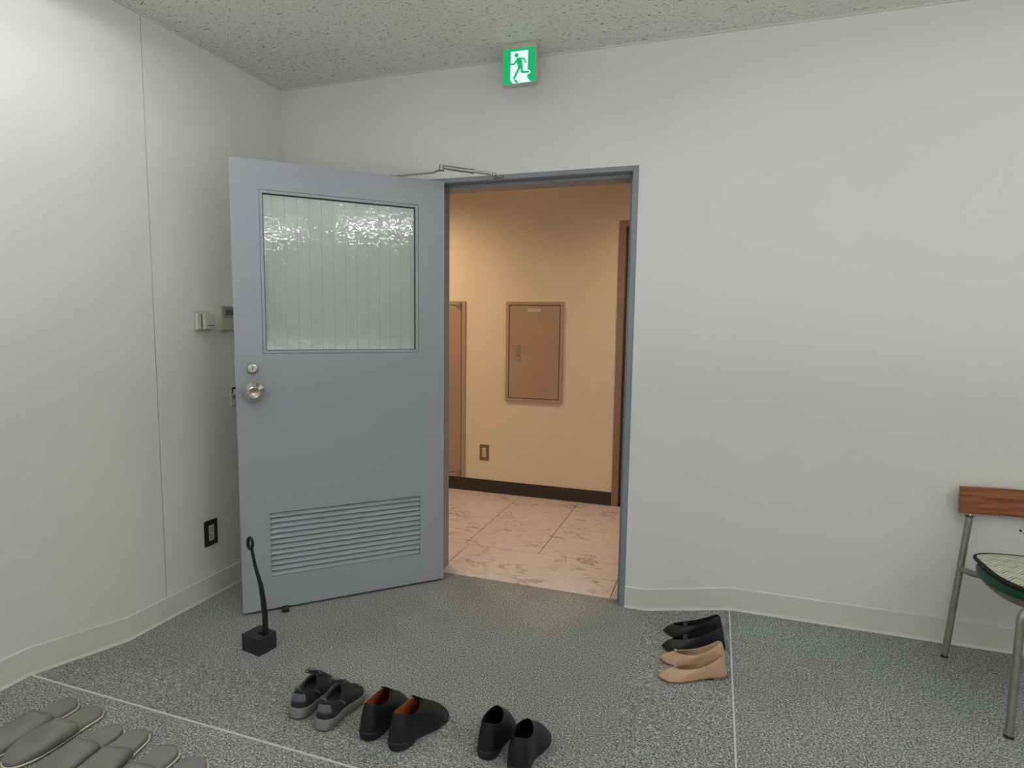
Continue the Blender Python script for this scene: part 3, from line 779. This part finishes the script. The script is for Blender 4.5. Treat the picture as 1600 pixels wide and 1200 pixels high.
# grey soled trainers
def trainer(x, y, ang, side, label):
    loc, rot = on_y_slope(x, y, ang, .004)
    t_, rows, ol, col = shoe('trainer', label, 'black and grey trainers', loc, rot, .275, .102, side, M['knit'], M['midsole'], M['greylin'],
        zs=lambda t: .030 - .008*t, sole_t=.03, c0=.03, c1=.43, cw=.80, zb=.088, zd=.052, zf=.098, cap=.030, sole_out=1.07)
    # tongue
    b = MB(); rs = []
    for yy, z, w in [(.165,.078,.026),(.140,.090,.032),(.118,.101,.037),(.098,.116,.038),(.088,.124,.030)]:
        rs.append([(w/2*math.cos(a*PI/6), yy+.002*math.sin(a*PI/6), z+.0035*math.sin(a*PI/6)-.0*abs(math.cos(a*PI/6))) for a in range(12)])
    b.rings(rs, True, True); b.obj('tongue', M['greypatch'], t_, smooth=True)
    laces(t_, rows, M['lace'], 5, .112, .172, .042, .104, .079)
    # heel counter overlay: part of the upper rows near heel pushed out
    def patch(name, m, cond, v0, v1, off):
        b = MB(); n_ = len(rows[0]); idx = [j for j in range(n_) if cond(ol[j])]
        if 0 in idx: idx = sorted([j for j in idx if j > n_/2]) + sorted([j for j in idx if j <= n_/2])
        vs = []; nr = v1-v0+1
        for v in range(v0, v1+1):
            for j in idx:
                x_, y_, z_ = rows[v][j]; d_ = Vector((x_, y_-.12*1, 0)).normalized()*off
                vs.append((x_+d_.x, y_+d_.y, z_+ .0006))
        k = len(idx); fs = [(a*k+c, a*k+c+1, (a+1)*k+c+1, (a+1)*k+c) for a in range(nr-1) for c in range(k-1)]
        b.add(vs, fs); b.obj(name, m, t_, smooth=True, auto=0, solid=.0012)
    patch('heel_overlay', M['greypatch'], lambda o: o[2] < .06, 2, 6, .0018)
    patch('side_overlay', M['greypatch'], lambda o: .30 < o[2] < .40 and o[3] < PI, 2, 8, .0018)
    patch('side_overlay', M['greypatch'], lambda o: .30 < o[2] < .40 and o[3] > PI, 2, 8, .0018)
    patch('toe_overlay', M['greypatch'], lambda o: o[2] > .93, 0, 2, .0016)
    b = MB(); b.tube([(-.008, .004, .085), (-.007, -.006, .098), (0, -.008, .101), (.007, -.006, .098), (.008, .004, .085)], .0022, 8); b.obj('pull_tab', M['greypatch'], t_, smooth=True)
    return t_
trainer(.043, -1.243, R(-11), 1, 'black trainer with thick grey sole, left one of the trainer pair')
trainer(.160, -1.268, R(-12), -1, 'black trainer with thick grey sole, right one, beside the orange lined shoes')

# black leather shoes with orange lining
def dress(x, y, ang, side, label):
    loc, rot = on_y_slope(x, y, ang, .004)
    t_, rows, ol, col = shoe('dress_shoe', label, 'black shoes with orange lining', loc, rot, .295, .106, side, M['bleather'], M['bsole'], M['orange'],
        sole_t=.008, heel=.030, c0=.02, c1=.45, cw=.84, zb=.106, zd=.074, zf=.108, cap=.048, hk=.03)
    laces(t_, rows, M['bleather'], 4, .136, .172, .030, .096, .074, bow=False)
    b = MB(); rs = []
    for yy, z, w in [(.166,.078,.028),(.146,.092,.034),(.130,.104,.038),(.120,.112,.034)]:
        rs.append([(w/2*math.cos(a*PI/6), yy, z+.0025*math.sin(a*PI/6)) for a in range(12)])
    b.rings(rs, True, True); b.obj('tongue', M['bleather'], t_, smooth=True)
    return t_
dress(.312, -1.262, R(-3), 1, 'black leather shoe with orange lining, left one, next to the trainers')
dress(.417, -1.275, R(3), -1, 'black leather shoe with orange lining, right one of its pair')

# plain black slip ons
def loafer(x, y, ang, side, label):
    loc, rot = on_y_slope(x, y, ang, .004)
    t_, rows, ol, col = shoe('slip_on_shoe', label, 'black slip on shoes', loc, rot, .280, .104, side, M['bleather'], M['bsole'], M['dlining'],
        sole_t=.010, heel=.024, c0=.02, c1=.46, cw=.86, zb=.102, zd=.076, zf=.102, cap=.044)
    for s in (-1, 1):
        b = MB(); b.add([(s*.030, .085, .060), (s*.034, .125, .052), (s*.036, .125, .030), (s*.033, .085, .030)], [(0,1,2,3)])
    return t_
loafer(.682, -1.200, R(-4), 1, 'plain black slip on shoe, left one of the pair nearest the bottom edge')
loafer(.790, -1.238, R(-3), -1, 'plain black slip on shoe, right one, nearest the bottom edge')

# pumps beside the wall, toes to the left on the side slope
def on_x_slope(x, y, ang, dz=.003):
    m_ = Matrix.Rotation(-SLX, 4, 'Y') @ Matrix.Rotation(PI/2+ang, 4, 'Z')
    return (x, y, fh(x, y)+dz), m_.to_euler()
def pump(x, y, ang, side, label, group, up, so, li, ins, L=.245, zb=.076, strap=False):
    loc, rot = on_x_slope(x, y, ang)
    t_, rows, ol, col = shoe('pump_shoe', label, group, loc, rot, L, .082, side, up, so, li, wp=WPP, sole_t=.005, heel=.016, c0=.02, c1=(.82 if strap else .74), cw=.92, zb=zb, zd=(.040 if strap else .024), zf=.040, cap=.022, heel_len=.24, hk=.07, extras=dict(insole=ins))
    if not strap:
        b = MB(); z = .0425; y_ = L*.735
        for s in (-1, 1):
            b.tube([(0, y_, z), (s*.010, y_-.004, z+.003), (s*.019, y_-.001, z-.001), (s*.012, y_+.005, z), (0, y_+.001, z)], .0022, 8)
        b.tube([(-.004, y_, z+.001), (.004, y_, z+.001)], .004, 8)
        b.obj('bow', up, t_, smooth=True)
    else:
        MB().lathe([(.019, .0105), (.019, .0125), (.016, .013)], (.003, L*.735, 0), 'z', 24).obj('toe_insole', M['beigein'], t_, smooth=True)
        b = MB(); rs = []
        for k in range(9):
            a = PI*k/8; rs.append([(-.030*math.cos(a), L*.60+o_, .020+.026*math.sin(a)+h_) for o_, h_ in ((-.010,0),(.010,-.001),(.010,.002),(-.010,.003))])
        b.rings(rs, True, True); b.obj('strap', up, t_, smooth=True)
    return t_
pump(1.372, -.548, R(3), 1, 'beige pump with pointed toe, nearer of the beige pair', 'beige pumps', M['beige'], M['beigesole'], M['beigein'], M['beigein'])
pump(1.368, -.452, R(2), -1, 'beige pump with pointed toe, farther one, beside the black pumps', 'beige pumps', M['beige'], M['beigesole'], M['beigein'], M['beigein'])
pump(1.368, -.345, R(-1), 1, 'black low shoe, nearer of the black pair beside the beige pumps', 'black pumps', M['bleather'], M['bsole'], M['dlining'], M['dlining'], zb=.082, strap=True)
pump(1.362, -.245, R(-3), -1, 'black low shoe standing closest to the wall', 'black pumps', M['bleather'], M['bsole'], M['dlining'], M['dlining'], zb=.082, strap=True)

# ================================================================= SLIPPERS
SLW = [(0,0),(.012,.36),(.035,.58),(.08,.78),(.15,.86),(.3,.84),(.45,.88),(.6,.97),(.72,1.0),(.82,.96),(.9,.80),(.95,.60),(.98,.38),(.994,.2),(1,0)]
def slipper(x, y, ang, side, label, h=.050):
    L, W = .268, .096
    t_ = root('slipper', label, 'slipper', (x, y, RZ+.001), (0, 0, PI+ang), 'grey felt slippers')
    ol = outline(L, W, side*.5, SLW)
    cy = L*.5
    def lp(f, z, up_=0): return [(p[0]*f, cy+(p[1]-cy)*(1+(f-1)*.5), z) for p in ol]
    b = MB(); b.rings([lp(.97, 0), lp(.99, .003), lp(.985, .005)], True, True); b.obj('outsole', M['slipsole'], t_, smooth=True)
    b = MB(); pts = [Vector(p) for p in lp(1.035, .0065)]; pts.append(pts[0]); b.tube(pts, .0028, 8, cap=False); b.obj('piping', M['piping'], t_, smooth=True, auto=0)
    b = MB(); b.rings([lp(.985, .007), lp(1.0, .010), lp(1.0, .016), lp(.975, .0215), lp(.90, .0225), lp(.5, .0205)], True, True); b.obj('footbed', M['feltin'], t_, smooth=True, auto=0)
    # vamp: arched shell from .40 L to the toe
    b = MB(); rs = []; nn = 17; T0 = .41
    for i in range(15):
        u = i/14; t = T0 + (1-T0)*(1-(1-u)**1.35)*.992
        w = interp(t, SLW)*W/2*1.035
        cur = side*.5*.012*math.sin(max(0, t-.35)/.65*PI*.5)**2
        hh = h*(1-.10*u) if u < .45 else h*(.955-.62*((u-.45)/.55)**1.6)
        hh = hh - .010
        ring = []
        for j in range(nn):
            a = PI*j/(nn-1); cx_ = -math.cos(a); sn = max(0, math.sin(a))**.38
            ring.append((cx_*w*(1.0) - cur, t*L - (.020*math.sin(a)**2*(1-u)*-1.0)*0 + .014*(abs(cx_)**2)*(-(1-u)), .0085 + hh*sn))
        rs.append(ring)
    b.rings(rs, False, False, cyc=False)
    b.obj('vamp', M['felt'], t_, smooth=True, auto=0, solid=.0045)
    return t_
SL = [(-.655, -1.452, 0, 1, 'grey felt slipper nearest the left wall, at the left frame edge', .045),
      (-.543, -1.455, R(0), -1, 'grey felt slipper second from the left wall, its whole length in view', .049),
      (-.402, -1.497, R(1), 1, 'grey felt slipper third from the left wall, toe cut by the bottom edge', .047),
      (-.318, -1.490, R(13), -1, 'grey felt slipper turned slightly outwards, overlapping the third from the wall', .045),
      (-.170, -1.512, R(2), 1, 'grey felt slipper of which only the heel shows, fifth from the left wall', .046),
      (-.058, -1.520, R(4), -1, 'grey felt slipper farthest from the left wall, heel just showing', .046)]
for a in SL: slipper(*a)

# ================================================================= CHAIR
cx, cy_, cz = 2.400, -.300, RZ
ch = root('chair', 'tubular steel chair with wooden back bar and round green seat at the right edge', 'chair', (cx, cy_, cz))
b = MB(); rs = []
for k in range(21):
    u = -1+2*k/20; x = u*.2035; y = .262 + .022*(1-u*u)*1.0 - .008
    rs.append([(x, y-.008, .553), (x, y+.010, .557), (x, y+.016, .656), (x, y-.001, .658)])
b.rings(rs, True, True); b.obj('back_bar', M['wood'], ch, bevel=.003)
for s in (-1, 1):
    b = MB(); b.tube([(s*.232, .178, .004), (s*.166, .256, .543)], .0118, 18); lg = b.obj('leg', M['chrome'], ch, smooth=True)
    MB().tube([(s*.2323, .1777, .000), (s*.2315, .1787, .007)], .0128, 16).obj('foot_cap', M['rubber'], lg, smooth=True)
    MB().tube([(s*.166, .256, .540), (s*.160, .262, .560)], .0050, 10).obj('bracket_pin', M['steel'], lg, smooth=True)
    MB().lathe([(.0135, 0), (.0135, .003), (.010, .004)], (s*.166, .256, .541), 'z', 16).obj('tube_cap', M['rubber'], lg)
    b = MB(); pts = [(s*.206, -.298, .004), (s*.170, -.212, .345)]
    for k in range(1, 8):
        a = PI/2*k/7; pts.append((s*(.170-.055*(1-math.cos(a))), -.212+.035*(1-math.cos(a)), .345+.042*math.sin(a)))
    pts.append((s*.03, -.12, .390))
    b.tube(pts, .0118, 18); lg = b.obj('leg', M['chrome'], ch, smooth=True)
    MB().tube([(s*.2063, -.2987, .000), (s*.2055, -.2967, .007)], .0130, 16).obj('foot_cap', M['rubber'], lg, smooth=True)
    b = MB(); b.tube([(s*.190, .226, .340), (s*.175, .150, .352), (s*.09, .06, .372)], .0112, 14); b.obj('seat_rail', M['chrome'], ch, smooth=True)
MB().tube([(-.12, -.175, .385), (.12, -.175, .385)], .010, 14).obj('cross_rail', M['chrome'], ch, smooth=True)
b = MB(); b.lathe([(.05, .335), (.12, .342), (.168, .354), (.192, .374), (.198, .388), (.198, .394), (.15, .396)], (0, -.010, 0), 'z', 56); b.obj('seat_pan', M['pan'], ch, smooth=True, auto=50)
b = MB(); b.lathe([(.15, .386), (.195, .386), (.207, .391), (.2135, .401), (.214, .412), (.208, .424), (.195, .430), (.15, .434), (.08, .436), (.001, .437)], (0, -.010, 0), 'z', 64); b.obj('seat_cushion', M['green'], ch, smooth=True, auto=0)

# seat mat: rounded square with dark binding
def sq(f, n=72):
    out = []
    for i in range(n):
        a = 2*PI*i/n; c, s = math.cos(a), math.sin(a)
        ex = .36 if s > 0 else .72
        x = math.copysign(abs(c)**ex, c)*.206; y = math.copysign(abs(s)**ex, s)*(.132 if s > 0 else .22)
        lift = 0
        out.append((x*f, y*f, 0))
    return out
sm = root('seat_mat', 'zigzag patterned seat mat with dark binding lying on the green seat', 'seat mat', (cx, cy_-.015, RZ+.4375))
def dome(p):  # follows the cushion, sags past its edge
    r = math.hypot(p[0], p[1]); return .008*(1-(r/.21)**2) if r < .21 else -.004*((r-.21)/.04)
b = MB(); rs = []
for f in (.985, .85, .65, .45, .25, .05): rs.append([(x, y, dome((x, y))+.010) for x, y, z in sq(f)])
b.rings(rs, False, True)
b.obj('woven_top', M['seatmat'], sm, smooth=True, auto=0)
b = MB(); pts = [(x, y, dome((x, y))+.0055) for x, y, z in sq(1.0)]; pts.append(pts[0]); b.tube(pts, .0068, 10, cap=False); b.obj('binding', M['binding'], sm, smooth=True, auto=0)
b = MB(); b.rings([[(x, y, dome((x, y))+.002) for x, y, z in sq(.98)], [(x, y, dome((x, y))+.0085) for x, y, z in sq(.99)]], True, True); b.obj('padding', M['binding'], sm, smooth=True)
# striped cord lying over the mat
cd = root('cord', 'black and white striped cord end above the seat mat, cut by the right frame edge', 'cord', (cx-.010, cy_, RZ+.003))
path = []
P0 = [Vector((-.004, .232, .512)), Vector((.045, .226, .480)), Vector((.10, .18, .456)), Vector((.15, .10, .4575))]
for k in range(25):
    u = k/24; a_ = [(1-u)**3, 3*u*(1-u)**2, 3*u*u*(1-u), u**3]; path.append(sum((P0[i]*a_[i] for i in range(4)), Vector((0,0,0))))
bb = MB(); wb = MB()
for k in range(0, 24): (bb if k % 2 == 0 else wb).tube([path[k], path[k+1]], .0040, 8)
co = bb.obj('black_bands', M['rubber'], cd, smooth=True); wb.obj('white_bands', M['cordw'], cd, smooth=True)

# ================================================================= LIGHT
def area(name, loc, rot, sx_, sy_, e_, colr):
    l = bpy.data.lights.new(name, 'AREA'); l.shape = 'RECTANGLE'; l.size = sx_; l.size_y = sy_; l.energy = e_; l.color = colr
    o = bpy.data.objects.new(name, l); COL.objects.link(o); o.location = loc; o.rotation_euler = rot; return o
def spot(name, loc, tgt, e_, colr, size, blend, rad=.05):
    l = bpy.data.lights.new(name, 'SPOT'); l.energy = e_; l.color = colr; l.spot_size = size; l.spot_blend = blend; l.shadow_soft_size = rad
    o = bpy.data.objects.new(name, l); COL.objects.link(o); o.location = loc
    o.rotation_euler = (Vector(tgt)-Vector(loc)).to_track_quat('-Z', 'Y').to_euler(); return o
WARM = (1, .73, .48)
spot('downlight_beam', (-.95, .82, HALL_C-.01), (-.95, .95, 0), 112, WARM, R(155), 1.0, .12)
spot('downlight_beam', (1.15, .82, HALL_C-.01), (1.15, .95, 0), 74, WARM, R(155), 1.0, .12)

area('added_ceiling_fill', (2.4, -3.4, 1.0), (PI, 0, 0), 4.5, 3.5, 72, (.97, 1, .965))  # unseen fill lamp facing up, added to brighten the ceiling
w = bpy.data.worlds.new('World'); SC.world = w; w.use_nodes = True
w.node_tree.nodes['Background'].inputs[0].default_value = (.8, .85, .85, 1); w.node_tree.nodes['Background'].inputs[1].default_value = .0

# ================================================================= CAMERA
cam = bpy.data.cameras.new('Camera'); co = bpy.data.objects.new('Camera', cam); COL.objects.link(co)
yaw, pit, rol, F = -0.32511088, -0.10131127, 0.01371966, 942.05241
f = Vector((math.sin(yaw)*math.cos(pit), math.cos(yaw)*math.cos(pit), math.sin(pit)))
r_ = Vector((math.cos(yaw), -math.sin(yaw), 0)); u_ = r_.cross(f)
r2 = r_*math.cos(rol)+u_*math.sin(rol); u2 = -r_*math.sin(rol)+u_*math.cos(rol)
m4 = Matrix(((r2.x, u2.x, -f.x, 0), (r2.y, u2.y, -f.y, 0), (r2.z, u2.z, -f.z, 0), (0, 0, 0, 1)))
co.matrix_world = Matrix.Translation((1.27797888, -2.75791292, 1.32754583)) @ m4
cam.sensor_fit = 'HORIZONTAL'; cam.sensor_width = 36; cam.lens = F*36/1600
cam.clip_start = .02
SC.camera = co
SC.view_settings.view_transform = 'Standard'
SC.view_settings.look = 'None'
SC.view_settings.exposure = 0
SC.cycles.use_denoising = True
SC.cycles.max_bounces = 8; SC.cycles.diffuse_bounces = 5; SC.cycles.transmission_bounces = 6
SC.cycles.caustics_reflective = False; SC.cycles.caustics_refractive = True
SC.cycles.sample_clamp_indirect = 8
